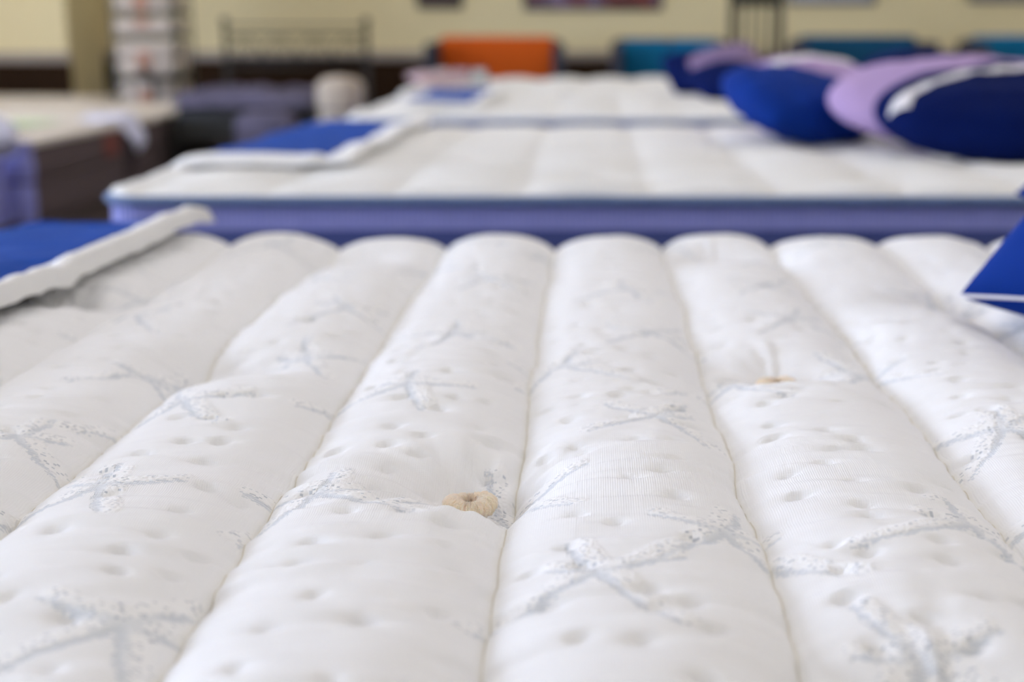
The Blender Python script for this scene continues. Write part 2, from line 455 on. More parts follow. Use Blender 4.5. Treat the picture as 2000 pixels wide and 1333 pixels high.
def starfish(s, VX, VY):
    """mm inside the woven arms and mm inside the raised terry beside them, per vertex"""
    r = np.random.default_rng(21)
    C = [(-0.158, 1.194), (0.051, 1.112), (-0.332, 0.924), (-0.187, 0.924), (0.003, 0.760), (0.080, 0.835), (0.241, 0.853),
         (-0.432, 1.033), (-0.341, 1.151), (-0.407, 1.269), (0.254, 1.31), (-0.145, 1.423), (-0.274, 1.331), (0.061, 1.449),
         (-0.060, 0.962), (-0.246, 0.697), (0.168, 0.672), (0.315, 1.06), (0.13, 1.25), (-0.03, 1.30)]
    base = list(C)
    for _ in range(4000):
        p = (r.uniform(s.x0+.05, s.x1-.05), r.uniform(s.y0+.05, s.y1-.05))
        if -0.5 < p[0] < 0.36 and 0.62 < p[1] < 1.5: continue
        if all(math.hypot(p[0]-a, (p[1]-b)*0.8) > 0.155 for a, b in C): C.append(p)
    W_ = np.full(VX.shape, -9.0); Fl = np.full(VX.shape, -9.0)
    for i, (cx, cy) in enumerate(C):
        near = (np.abs(VX-cx) < 0.13) & (np.abs(VY-cy) < 0.13)
        if not near.any(): continue
        x = VX[near]; y = VY[near]; w = W_[near]; f = Fl[near]
        mir = 1 if i % 2 == 0 else -1
        rot = r.uniform(-14, 14)
        arms = [(112, .058), (14, .056), (-62, .084), (-128, .098), (168, .036)]
        for (a, L) in arms:
            a = math.radians(a + rot + r.uniform(-9, 9)); L *= r.uniform(0.85, 1.1)
            bend = r.uniform(0.25, 0.55)*(1 if math.cos(a) > 0 else -1)
            n = 26; k = np.arange(n)/(n-1)
            ang = a + bend*(k-0.3)
            px = cx + mir*np.cumsum(np.cos(ang))*L/n; py = cy + np.cumsum(np.sin(ang))*L/n
            # far side of the arm carries the terry
            nx = -np.sin(ang)*mir; ny = np.cos(ang)
            sg = np.where(ny >= 0, 1.0, -1.0)
            for j in range(0, n):
                hw = 4.1*(1-0.55*k[j]) * (1.0 if j else 1.25)
                d = np.hypot(x-px[j], y-py[j])*1000
                w = np.maximum(w, hw-d)
                qx = px[j] + nx[j]*sg[j]*0.009; qy = py[j] + ny[j]*sg[j]*0.009
                d2 = np.hypot(x-qx, y-qy)*1000
                f = np.maximum(f, 10.0-2.5*k[j]-d2)
        W_[near] = w; Fl[near] = f
    return W_, Fl

def build_mattress(s, name, label, top_mat, side_mat, pipe_mat, group=None, gx=None, gy=None, low_pipe=None, seams=False, tuft_mat=None, warp=False):
    root = empty(name, (s.cx, s.cy, s.z_bot), label, 'mattress', group)
    X, Y = np.meshgrid(gx, gy, indexing='ij')
    ux, uy = rr_map(X-s.cx, Y-s.cy, s.hx, s.hy, s.rcorner)
    PX = ux+s.cx; PY = uy+s.cy
    Z = s.height(PX, PY)
    attrs = {}
    if s.detail:
        # stitch dimples
        ix = np.searchsorted(gx, [d[0] for d in s.dimples]); iy = np.searchsorted(gy, [d[1] for d in s.dimples])
        for (dx_, dy_, am, tilt), a, b in zip(s.dimples, ix, iy):
            w = 16; sl = (slice(max(0, a-w), a+w), slice(max(0, b-w), b+w))
            lx = PX[sl]-dx_; ly = PY[sl]-dy_ - tilt*lx*0.5
            ly = np.where(ly > 0, ly/0.62, ly/1.35)
            Z[sl] -= am*(0.0066*np.exp(-(lx/0.0052)**2-(ly/0.0044)**2) + 0.0024*np.exp(-(lx/0.015)**2-(ly/0.0062)**2))
        wv, fl = starfish(s, PX, PY)
        Z += 0.0006*np.clip(fl/4, 0, 1)
        attrs['weave'] = wv; attrs['fluff'] = fl
        t = (PX-s.phase)/s.pitch; t = np.abs(t-np.round(t))*s.pitch
        attrs['seam'] = np.clip(1-t/0.0035, 0, 1)
        PX = PX + s.warp(PX, PY)
    Pt = np.stack([PX, PY, Z], -1)
    mb = MB().grid(Pt)
    top = raw_mesh('quilted_top', np.concatenate(mb.V), np.concatenate(mb.F), top_mat, root, True, attrs)
    # side border
    zt = s.z_top - s.amp - s.edge*0.9
    ol = outline(s.hx, s.hy, s.rcorner, step=0.02 if s.detail else 0.06)
    zs = np.linspace(s.z_bot+0.012, zt+0.012, 9); k = np.linspace(-1, 1, 9)
    nrm = np.roll(ol, -1, 0)-np.roll(ol, 1, 0); nrm = np.stack([nrm[:, 1], -nrm[:, 0]], 1); nrm /= np.linalg.norm(nrm, axis=1, keepdims=True)
    ring = np.zeros((len(ol), 9, 3))
    for j in range(9):
        o_ = ol + nrm*(0.006*(1-k[j]**2)-0.004)
        ring[:, j, 0] = o_[:, 0]+s.cx; ring[:, j, 1] = o_[:, 1]+s.cy; ring[:, j, 2] = zs[j]
    MB().grid(ring, wrap_i=True).build('side_border', side_mat, root)
    bot = np.stack([np.meshgrid(np.linspace(-1, 1, 5), np.linspace(-1, 1, 5), indexing='ij')[i] for i in (0, 1)], -1)
    b3 = np.zeros((5, 5, 3)); b3[..., 0] = s.cx+bot[..., 0]*(s.hx-0.03); b3[..., 1] = s.cy+bot[..., 1]*(s.hy-0.03); b3[..., 2] = s.z_bot+0.010
    MB().grid(b3, flip=True).build('underside', side_mat, root)
    for zz, mm in ((zt+0.006, pipe_mat), (s.z_bot+0.012, low_pipe or pipe_mat)):
        P = np.zeros((len(ol), 3)); P[:, 0] = ol[:, 0]+s.cx+nrm[:, 0]*0.002; P[:, 1] = ol[:, 1]+s.cy+nrm[:, 1]*0.002; P[:, 2] = zz
        MB().tube(P, 0.0075 if s.detail else 0.0095, 8, closed=True).build('piping', mm, root)
    if not s.detail:  # navy strip added on the border: painted shade of the gap between beds
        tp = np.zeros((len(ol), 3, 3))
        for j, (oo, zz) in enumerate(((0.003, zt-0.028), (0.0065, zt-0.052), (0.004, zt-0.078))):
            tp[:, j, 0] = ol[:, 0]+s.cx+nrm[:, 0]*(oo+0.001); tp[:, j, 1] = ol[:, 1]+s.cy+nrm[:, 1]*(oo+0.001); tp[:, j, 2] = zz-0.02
        MB().grid(tp, wrap_i=True, flip=True).build('border_shade_band', M['navypipe_shade'], root)
    if seams:
        g0 = math.ceil((s.x0-s.phase)/s.pitch); g1 = math.floor((s.x1-s.phase)/s.pitch)
        for g in range(g0, g1+1):
            xs = s.phase+g*s.pitch
            if xs < s.x0+0.04 or xs > s.x1-0.04: continue
            yy = np.linspace(s.y0+0.05, s.y1-0.04, 500); xx = np.full_like(yy, xs)
            P = np.stack([xx+s.warp(xx, yy), yy, s.height(xx, yy)+0.0004], 1)
            tag(MB().tube(P, 0.00045, 5).build('seam', M['thread'], root))
    if tuft_mat:
        for (tx, ty) in s.tufts:
            if tx < -0.3 or not (s.x0+0.06 < tx < s.x1-0.06 and s.y0+0.05 < ty < s.y1-0.03): continue
            rosette(tx, ty, float(s.height(np.array([tx]), np.array([ty]))[0]), root, tuft_mat)
    return root

def rosette(x, y, z, root, m, R=0.0110, r=0.0062):
    """ring of tied wool loops"""
    rr = np.random.default_rng(int(abs(x*1000+y*77)))
    n, k = 620, 22
    th = np.arange(n)*2*math.pi/n; ph = np.arange(k)*2*math.pi/k
    T, P = np.meshgrid(th, ph, indexing='ij')
    strands = 46
    ridge = 0.5+0.5*np.cos(T*strands + 1.1*np.sin(P+T*3))
    var = vnoise(T*10, P*0, 3, 1.1, 1.0)
    rad = r*(1+0.10*var) + 0.0008*ridge + 0.0009*vnoise(T*40, P*3, 8, 1.0, 1.0)
    Rr = R*(1+0.06*np.sin(2*T+0.6)+0.03*var)
    px = x + (Rr+rad*np.cos(P))*np.cos(T)*1.06
    py = y + (Rr+rad*np.cos(P))*np.sin(T)
    pz = z + 0.0092 + rad*np.sin(P)*0.95 + 0.0012*np.sin(2*T+1)
    t = MB().grid(np.stack([px, py, pz], -1), wrap_i=True, wrap_j=True)
    o = tag(t.build('yarn_tuft', m, root), 'peach wool rosette tuft')
    # loose fibres on the ring
    fb = MB()
    for q in range(420):
        a = rr.uniform(0, 2*math.pi); b = rr.uniform(-0.4, 2.6)
        d = np.array([math.cos(a)*math.cos(b), math.sin(a)*math.cos(b), math.sin(b)])
        c = np.array([x+R*math.cos(a), y+R*math.sin(a), z+0.0075]) + d*r
        tv = np.array([-math.sin(a), math.cos(a), 0])
        L = rr.uniform(0.0012, 0.003)
        pts = [c-d*0.0005, c+d*L*0.5+tv*rr.uniform(-1, 1)*L*0.5, c+d*L*0.8+tv*rr.uniform(-1, 1)*L]
        fb.tube(pts, [0.00009, 0.00008, 0.00004], 3)
    tag(fb.build('fuzz', m, o), kind='stuff')
    fo = [c for c in o.children][0]
    fo.parent = o; fo.location = (0, 0, 0)
    return o

def foundation(x0, x1, y0, y1, zt, label, group=None):
    t = empty('box_foundation', ((x0+x1)/2, (y0+y1)/2, 0), label, 'bed base', group)
    bx('box', M['foundation'], t, x0+0.01, x1-0.01, y0+0.01, y1-0.01, 0.12, zt, r=0.03)
    for (a, b) in ((x0+0.12, y0+0.12), (x1-0.12, y0+0.12), (x0+0.12, y1-0.12), (x1-0.12, y1-0.12), ((x0+x1)/2, y0+0.12), ((x0+x1)/2, y1-0.12)):
        bx('leg', M['blackplastic'], t, a-0.03, a+0.03, b-0.03, b+0.03, 0.0, 0.125)
    return t

PITCH, PH = 0.1615, -0.056
T1 = [(-0.087+0.262*m, 0.966+0.343*n) for m in range(-4, 6) for n in range(-2, 5) if (m+n) % 2 == 0]
T1 = [(x, y) for x, y in T1 if -0.9 < x < 1.08 and 0.3 < y < 2.05 and not (abs(x+0.087) < 0.01 and y > 1.5)]
B1 = Mattress(-0.93, 1.12, 0.27, 2.145, 0.33, 0.620, PITCH, PH, 0.022, T1, seed=11, detail=True)
_k = 58
gx = PH + PITCH*np.arange(math.floor((B1.x0-PH)/PITCH)*_k, math.ceil((B1.x1-PH)/PITCH)*_k+1)/_k
gx = gx[(gx > B1.x0) & (gx < B1.x1)]
gx = np.concatenate([[B1.x0], gx, [B1.x1]])
gy = np.concatenate([np.arange(B1.y0, 0.60, 0.008), np.arange(0.60, 1.40, 0.0029), np.arange(1.40, 2.09, 0.004), np.linspace(2.09, B1.y1, 26)])
build_mattress(B1, 'quilted_mattress', 'large white channel-quilted mattress with starfish weave and peach wool tufts, nearest of the beds',
               M['knit'], M['blueside'], M['slatepipe'], gx=gx, gy=gy, seams=True, tuft_mat=M['yarn'])
foundation(-0.93, 1.12, 0.27, 2.145, 0.335, 'fabric box foundation carrying the nearest mattress with peach wool tufts')

def simple_bed(x0, x1, y0, y1, zt, seed, name_label, base_label, tufts, pitch=0.24, amp=0.010, step=0.014, edge=0.03):
    b = Mattress(x0, x1, y0, y1, 0.33, zt, pitch, x0+0.08, amp, tufts, seed=seed, prof=2.2, tuft_d=0.022, tuft_r=0.045, edge=edge)
    gx_ = np.linspace(x0, x1, int((x1-x0)/step)); gy_ = np.concatenate([np.linspace(y0, y0+0.05, 9)[:-1], np.linspace(y0+0.05, y1-0.05, int((y1-y0)/step)), np.linspace(y1-0.05, y1, 9)[1:]])
    gx_ = np.concatenate([np.linspace(x0, x0+0.05, 9)[:-1], np.linspace(x0+0.05, x1-0.05, int((x1-x0)/step)), np.linspace(x1-0.05, x1, 9)[1:]])
    root = build_mattress(b, 'pillow_top_mattress', name_label, M['ticking'], M['blueside'], M['slatepipe'], gx=gx_, gy=gy_, low_pipe=M['navypipe_shade'])
    foundation(x0, x1, y0, y1, 0.335, base_label)
    return b
def lattice(x0, x1, y0, y1, ox, oy, sx=0.31, sy=0.36):
    return [(ox+sx*m, oy+sy*n) for m in range(-8, 9) for n in range(-8, 9) if (m+n) % 2 == 0 and x0+.1 < ox+sx*m < x1-.1 and y0+.1 < oy+sy*n < y1-.1]
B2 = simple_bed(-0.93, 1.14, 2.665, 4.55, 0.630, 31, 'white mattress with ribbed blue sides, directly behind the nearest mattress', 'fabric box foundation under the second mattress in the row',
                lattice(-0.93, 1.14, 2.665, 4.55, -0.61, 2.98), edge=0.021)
B3 = simple_bed(-0.93, 1.12, 5.35, 7.36, 0.618, 41, 'white mattress with a blue foot pad, third in the row of beds', 'fabric box foundation under the third mattress in the row',
                lattice(-0.93, 1.12, 5.35, 7.36, -0.2, 6.0), step=0.03)
B4 = simple_bed(-1.02, 1.05, 7.52, 9.50, 0.622, 51, 'white mattress farthest along the row, its rolled back edge below the orange sofa', 'fabric box foundation under the farthest mattress in the row',
                lattice(-1.02, 1.05, 7.52, 9.5, -0.2, 8.0), pitch=0.30, amp=0.02, step=0.03)

# ---------------------------------------------------------------- foot protectors
def protector(B, xl, xr, y0, y1, bw, label, near_border=0.10, slant=0.0, lift=0.012, far_white=True):
    root = empty('foot_protector', ((xl+xr)/2, (y0+y1)/2, B.z_top), label, 'foot protector')
    def surf(xs, ys, th):
        X, Y = np.meshgrid(xs, ys, indexing='ij')
        frac = np.clip((X-xl)/(xr-xl), 0, 1)
        PX = X - slant*frac*(y1-Y)/(y1-y0)
        z = B.rest(PX, np.clip(Y, B.y0+0.06, B.y1-0.06)) + 0.004 + 0.0035*vnoise(PX, Y, 77, 0.16, 0.13) + 0.0022*vnoise(PX, Y, 78, 0.06, 0.03)
        over = np.clip(B.x0+0.05-PX, 0, 1)
        z = z - over**1.3*1.4
        ov = np.clip(Y-(B.y1-0.03), 0, 1); z = z - ov*0.10
        top = np.stack([PX, Y, z+th], -1); bot = np.stack([PX, Y, z], -1)
        return top, bot
    def slab(name, xs, ys, th, m, rise=None):
        top, bot = surf(xs, ys, th)
        ni, nj = top.shape[:2]
        if rise is not None:
            top[..., 2] += rise(np.linspace(0, 1, ni))[:, None]; bot[..., 2] += rise(np.linspace(0, 1, ni))[:, None]*0.55
        # rounded rim by pulling the top in at the edges
        u = np.minimum(np.arange(ni), np.arange(ni)[::-1]); v = np.minimum(np.arange(nj), np.arange(nj)[::-1])
        e = np.minimum(u[:, None]/2.0, v[None, :]/2.0).clip(0, 1)
        top[..., 2] = bot[..., 2] + (top[..., 2]-bot[..., 2])*np.sqrt(e*(2-e))
        return MB().grid(top).grid(bot, flip=True).build(name, m, root)
    nx = 40; ny = int((y1-y0)/0.02)
    yb = y0+near_border
    slab('blue_panel', np.linspace(xl, xr-bw+0.004, nx), np.linspace(yb-0.004, y1-0.02, ny), 0.012, M['padblue'])
    slab('border_strap', np.linspace(xr-bw, xr, 18), np.linspace(y0, y1, ny), 0.016, M['padwhite'], rise=lambda t: lift*np.clip(t*1.4, 0, 1)**1.5)
    slab('border_strap', np.linspace(xl, xr-bw+0.002, nx), np.linspace(y0, yb, 12), 0.016, M['padwhite'], rise=lambda t: 0.002+0*t)
    slab('border_strap', np.linspace(xl, xr-bw+0.002, nx), np.linspace(y1-0.025, y1, 6), 0.013, M['padwhite'] if far_white else M['padblue'], rise=lambda t: 0.0*t)
    return root
protector(B1, -1.02, -0.585, 0.45, 2.20, 0.064, 'royal blue foot pad with a wide white strap on the nearest mattress', slant=0.09, lift=0.017, far_white=False)
protector(B2, -1.02, -0.515, 3.08, 4.58, 0.070, 'royal blue foot pad with a white border on the second mattress', slant=0.0, lift=0.008)
protector(B3, -0.80, -0.44, 5.76, 7.30, 0.06, 'small blue foot pad on the third mattress', slant=0.0, lift=0.004)

# ---------------------------------------------------------------- pillows
def world_tilt(rx, ry, rz, _):
    """turn on the bed first, then lean about the room's axes"""
    from mathutils import Matrix
    return (Matrix.Rotation(rx, 3, 'X') @ Matrix.Rotation(ry, 3, 'Y') @ Matrix.Rotation(rz, 3, 'Z')).to_euler()

def pillow(loc, rot, w, h, T, m, label, pipe=None, stripe=None, stripe_mat_=None, seed=0, puff=0.42, n=44, cat='pillow', name='bed_pillow', group=None, corner=0.10, rnd=0.0):
    """loc = centre, rot = euler xyz, w x h = size, T = half thickness"""
    root = empty(name, loc, label, cat, group); root.rotation_euler = rot if len(rot) == 3 else world_tilt(*rot)
    def P(u, v, side, off=0.0):
        au = np.abs(u); av = np.abs(v)
        x = w/2*u*(1-corner*(1-av**2)*au**2)*(1-rnd*(1-np.sqrt(1-v*v/2))); y = h/2*v*(1-corner*(1-au**2)*av**2)*(1-rnd*(1-np.sqrt(1-u*u/2)))
        z = T*np.clip((1-au**2.4)*(1-av**2.4), 0, 1)**puff
        z = z*(1+0.10*vnoise(x, y, seed+1, 0.10, 0.10)) + 0.004*vnoise(x*1.5, y, seed+2, 0.05, 0.03)*np.clip((1-au)*(1-av)*6, 0, 1)
        return np.stack([x, y, side*(z+off)], -1)
    a = np.sin(np.linspace(-1, 1, n)*math.pi/2)
    U, V = np.meshgrid(a, a, indexing='ij')
    mb = MB().grid(P(U, V, 1)).grid(P(U, V, -1), flip=True)
    raw_mesh('cover', np.concatenate(mb.V), np.concatenate(mb.F), m, root, True, local=True)
    if pipe is not None:
        e = np.linspace(-1, 1, 40)[:-1]
        u = np.concatenate([e, np.ones(39), -e, -np.ones(39)]); v = np.concatenate([-np.ones(39), e, np.ones(39), -e])
        pp = P(u, v, 1)
        mb = MB().tube(pp, 0.0022, 6, closed=True)
        raw_mesh('piping', np.concatenate(mb.V), np.concatenate(mb.F), pipe, root, True, local=True)
    if stripe is not None:
        pts, wd = stripe      # polyline in (u, v), width in u-v units
        pts = np.array(pts, float); seg = np.linalg.norm(np.diff(pts, axis=0), axis=1); cs = np.concatenate([[0], np.cumsum(seg)])
        t = np.linspace(0, cs[-1], 90); q = np.stack([np.interp(t, cs, pts[:, i]) for i in (0, 1)], 1)
        for _ in range(12): q[1:-1] = (q[:-2]+2*q[1:-1]+q[2:])/4
        d = np.gradient(q, axis=0); d /= np.linalg.norm(d, axis=1, keepdims=True); nn = np.stack([-d[:, 1], d[:, 0]], 1)
        s_ = np.linspace(-0.5, 0.5, 9)
        uv = q[:, None] + nn[:, None]*(s_[None, :, None]*wd)
        prof = 0.004*(1-(2*s_)**4)
        top = P(uv[..., 0], uv[..., 1], 1, 0.0) ; top[..., 2] += prof[None, :]
        low = P(uv[..., 0], uv[..., 1], 1, -0.004)
        mb = MB().grid(top).grid(low, flip=True)
        raw_mesh('white_band', np.concatenate(mb.V), np.concatenate(mb.F), stripe_mat_, root, True, local=True)
    return root
R = math.radians
# nearest mattress
pillow((0.697, 1.42, 0.754), (R(17), R(-20), R(43), 0), 0.47, 0.47, 0.102, M['velvetblue'], 'blue velvet pillow with white piping, its corner resting on the nearest mattress', pipe=M['pillowwhite'], seed=5)
pillow((0.920, 1.98, 0.748), (R(14), R(-10), R(43), 0), 0.46, 0.46, 0.085, M['velvetblue'], 'blue velvet pillow at the far side of the nearest mattress, only its tip in view', pipe=M['velvetblue'], seed=6)
# second mattress, near side
pillow((1.005, 3.36, 0.733), (R(24), 0, R(4)), 0.70, 0.36, 0.086, M['velvetnavy'], 'navy pillow with a curved white band on the second mattress', stripe=([(-0.93, -0.42), (-0.84, -0.14), (-0.68, 0.12), (-0.40, 0.30), (0.0, 0.40), (0.9, 0.44)], 0.13), stripe_mat_=M['pillowwhite'], seed=8, puff=0.5, corner=0.0, rnd=1.0)
pillow((0.975, 3.72, 0.742), (R(20), 0, R(4)), 0.74, 0.40, 0.092, M['lilac'], 'plain lilac pillow behind the navy pillow with a curved white band', seed=9, puff=0.5, corner=0.0, rnd=1.0)
# second mattress, far side
pillow((0.560, 3.90, 0.728), (R(20), R(6), R(30)), 0.43, 0.34, 0.084, M['velvetblue'], 'plain blue pillow, front one of the far pair on the second mattress', seed=11, puff=0.45, corner=0.02, rnd=0.7)
pillow((0.640, 4.23, 0.738), (R(32), 0, R(8)), 0.42, 0.32, 0.075, M['lilac'], 'lilac pillow with a white band behind the plain blue pillow', stripe=([(-0.70, 0.20), (-0.45, 0.50), (0.0, 0.62), (0.7, 0.60)], 0.22), stripe_mat_=M['pillowwhite'], seed=12, puff=0.45, corner=0.0, rnd=0.9)
pillow((0.965, 4.20, 0.745), (R(30), 0, R(-6)), 0.40, 0.38, 0.09, M['velvetnavy'], 'navy pillow between the two pillow pairs at the head of the second mattress', seed=13, puff=0.45, rnd=0.6)
# third mattress
pillow((0.610, 6.60, 0.700), (R(18), R(-12), R(18)), 0.34, 0.34, 0.062, M['velvetnavy'], 'small dark navy pillow, front one on the third mattress', seed=15, puff=0.45, rnd=0.4)
pillow((0.650, 6.88, 0.745), (R(34), R(-16), R(12)), 0.36, 0.34, 0.060, M['dulllilac'], 'muted lilac pillow leaning behind the front navy pillow of the third mattress', seed=16, puff=0.45, rnd=0.5)
pillow((0.510, 7.14, 0.720), (R(34), R(-8), R(10)), 0.32, 0.34, 0.060, M['velvetnavy'], 'navy pillow at the back of the third mattress, left of the lilac one', seed=17, puff=0.45, rnd=0.5)

# ---------------------------------------------------------------- stacks of mattresses at the left
def crumple(P, seed, a=0.01, s=0.06):
    P = P.copy()
    P[..., 0] += a*vnoise(P[..., 1], P[..., 2], seed, s, s); P[..., 1] += a*vnoise(P[..., 0], P[..., 2], seed+1, s, s); P[..., 2] += a*vnoise(P[..., 0], P[..., 1], seed+2, s, s)
    return P
def layer(x0, x1, y0, y1, z0, z1, label, group, film=False, tagy=None):
    lower = z0 < 0.1
    t = empty('stacked_mattress', ((x0+x1)/2, (y0+y1)/2, z0), label, 'mattress', group)
    bx('side_panel', M['taupe'], t, x0+0.004, x1-0.004, y0+0.004, y1-0.004, z0+0.004, z1-0.022, r=0.03)
    bx('quilted_top', M['taupe'] if lower else M['cream'], t, x0, x1, y0, y1, z1-0.045, z1, r=0.022)
    for zz in (z0+0.012, z1-0.045):
        ol = outline((x1-x0)/2-0.003, (y1-y0)/2-0.003, 0.03, 5, 0.3)
        P = np.stack([ol[:, 0]+(x0+x1)/2, ol[:, 1]+(y0+y1)/2, np.full(len(ol), zz)], 1)
        MB().tube(P, 0.006, 6, closed=True).build('piping', M['taupe'], t)
    if film:
        # plastic sleeve left on the near end
        g, hgt = np.meshgrid(np.linspace(0, 1, 60), np.linspace(0, 1, 14), indexing='ij')
        xs = x0 + (x1-x0+0.012)*np.clip(g*1.05, 0, 1); ys = y0-0.012 + np.clip(g*1.05-1, 0, 1)*1.6
        P = np.stack([xs, ys, z0+0.005+(z1-z0-0.01)*hgt], -1)
        P = crumple(P, 5, 0.006, 0.08)
        MB().grid(P).build('plastic_sleeve', M['lavfilm'], t)
    if tagy:
        bx('paper_label', M['label'], t, x1-0.003, x1+0.003, tagy-0.12, tagy+0.12, z0+0.03, z1-0.05)
    return t
SX = -2.72
G = 'taupe-sided mattresses stacked on the floor'
layer(-4.75, SX, 6.86, 8.36, 0.0, 0.20, 'taupe-sided mattress at the bottom of the near stack, lavender plastic on its end', G, film=True)
layer(-4.75, SX, 6.86, 8.36, 0.20, 0.404, 'cream-topped taupe mattress on top of the near stack, orange label on its side', G, film=True, tagy=8.1)
layer(-4.75, SX-0.02, 8.62, 10.55, 0.0, 0.20, 'taupe-sided mattress at the bottom of the stack behind the near one', G)
layer(-4.75, SX-0.02, 8.62, 10.55, 0.20, 0.404, 'cream-topped taupe mattress on top of the second stack, orange label at its far end', G, tagy=10.35)
layer(-6.5, -3.75, 10.70, 11.80, 0.0, 0.20, 'taupe-sided mattress at the bottom of the stack by the back wall', G)
layer(-6.5, -3.75, 10.70, 11.80, 0.20, 0.404, 'cream-topped mattress on the stack by the back wall', G)
def drape(x, y, z, w, d, drop, seed, m, label, name, cat):
    """bag of plastic film lying on a corner and hanging over the side, drawn to a point"""
    t = empty(name, (x, y, z), label, cat)
    a = np.linspace(0, 1, 26); b = np.linspace(-1, 1, 24); A, Bv = np.meshgrid(a, b, indexing='ij')
    hang = np.clip((A-0.5)*2, 0, 1)
    px = x - w*(1-np.clip(A*2, 0, 1)) + 0.030*hang + 0.02*np.sin(A*9)
    py = y + d*Bv*(1-0.75*hang)
    pz = z + 0.028*(1-Bv**2)*(1-hang) + 0.008 - drop*hang
    top = crumple(np.stack([px, py, pz], -1), seed, 0.012, 0.05)
    low = top.copy(); low[..., 0] -= 0.006+0.0*A; low[..., 2] -= 0.008*(1-hang)
    mb = MB().grid(top).grid(low, flip=True)
    tag(mb.build('film', m, t)); return t
drape(SX+0.012, 8.46, 0.405, 0.24, 0.20, 0.19, 3, M['whitefilm'], 'crumpled milky plastic film hanging over the corner between the two left stacks', 'plastic_bag', 'plastic bag')
# round white bundle at the near corner of the first stack
bdl = empty('bag_on_carton', (-2.9, 6.64, 0.0), 'bright white rounded bag on a lavender carton before the near mattress stack', 'bag')
u, v = np.meshgrid(np.linspace(0, math.pi, 28), np.arange(32)*2*math.pi/32, indexing='ij')
rad = 1+0.07*vnoise(u*2, v*2, 9, 0.9, 0.9)
P = np.stack([-2.825+0.165*np.sin(u)**0.8*np.cos(v)*rad, 6.63+0.16*np.sin(u)**0.8*np.sin(v)*rad, 0.440+0.110*np.cos(u)*rad], -1)
MB().grid(P, wrap_j=True).build('bag', M['whitefilm'], bdl)
bx('carton', M['lavfilm'], bdl, -3.15, -2.79, 6.47, 6.80, 0.0, 0.325, r=0.02)
sh = empty('cover_sheet', (-3.7, 7.6, 0.404), 'pale green folded sheet lying on the near stack', 'sheet')
X, Y = np.meshgrid(np.linspace(-4.3, -3.05, 40), np.linspace(7.0, 8.3, 30), indexing='ij')
Z = 0.4085+0.005*(1+vnoise(X, Y, 4, 0.2, 0.15))
MB().grid(np.stack([X, Y, Z+0.004], -1)).grid(np.stack([X, Y, Z], -1), flip=True).build('sheet_cloth', M['greensheet'], sh)

# ---------------------------------------------------------------- shelf rack with bedding packs
RX0, RX1, RY0, RY1 = -3.62, -3.15, 11.0, 11.45
rk = empty('shelf_rack', ((RX0+RX1)/2, (RY0+RY1)/2, 0), 'tall grey-green metal rack holding bedding packs near the back wall', 'rack')
for (a, b) in ((RX0, RY0), (RX1, RY0), (RX0, RY1), (RX1, RY1)):
    bx('post', M['greygreen'], rk, a-0.009, a+0.009, b-0.009, b+0.009, 0, 1.95)
shelves = [0.10, 0.33, 0.575, 0.875, 1.05, 1.32, 1.60, 1.90]
for z in shelves: bx('shelf', M['greygreen'], rk, RX0, RX1, RY0, RY1, z-0.016, z+0.010)
words = ['lowest', 'second', 'third', 'fourth', 'fifth', 'sixth', 'seventh']
for i in range(len(shelves)-1):
    z0, z1 = shelves[i]+0.010, shelves[i+1]-0.03
    t = empty('bedding_pack', ((RX0+RX1)/2, (RY0+RY1)/2, z0), 'off-white bedding pack in plastic on the %s shelf of the metal rack' % words[i], 'bedding pack', 'bedding packs on the rack')
    m = MB(); nl = 2 if z1-z0 > 0.2 else 1
    for k in range(nl):
        a = z0+(z1-z0)*k/nl; m.box(RX0+0.012, RX1-0.012, RY0-0.03, RY1-0.02, a, a+(z1-z0)/nl-0.002, r=0.05)
    m.build('folded_bedding', M['pack'], t)
    bx('paper_label', M['labelpale'] if i < 5 else M['pack'], t, -3.44, -3.34, RY0-0.036, RY0-0.029, z0+(z1-z0)*(0.45 if i == 3 else 0.05), z0+(z1-z0)*(0.9 if i == 3 else 0.7))
st = empty('display_stand', (-3.27, 10.78, 0), 'small black pedestal stand in front of the metal rack', 'stand')
MB().tube([(-3.27, 10.78, 0.02), (-3.27, 10.78, 0.3), (-3.27, 10.78, 0.57)], 0.018, 10).build('pole', M['iron'], st)
def disc(x, y, z0, z1, r, n=28):
    th = np.arange(n)*2*math.pi/n; R_ = [0, r*0.96, r, r, r*0.96, 0]; Zz = [z0, z0, z0+(z1-z0)*.3, z0+(z1-z0)*.7, z1, z1]
    P = np.zeros((6, n, 3))
    for i in range(6): P[i, :, 0] = x+R_[i]*np.cos(th); P[i, :, 1] = y+R_[i]*np.sin(th); P[i, :, 2] = Zz[i]
    return MB().grid(P, wrap_j=True, flip=True)
disc(-3.27, 10.78, 0, 0.02, 0.13).build('base', M['iron'], st)
disc(-3.27, 10.78, 0.565, 0.59, 0.16).build('top', M['iron'], st)
jg = empty('black_ornament', (-3.33, 10.78, 0.59), 'small black bottle-shaped ornament on the pedestal stand', 'ornament')
th = np.arange(20)*2*math.pi/20; pr = [(0, 0), (.032, 0), (.038, .03), (.03, .06), (.012, .08), (.010, .11), (0, .112)]
MB().grid(np.array([[(-3.33+r*math.cos(a), 10.78+r*math.sin(a), 0.59+z) for a in th] for r, z in pr]), wrap_j=True, flip=True).build('body', M['iron'], jg)

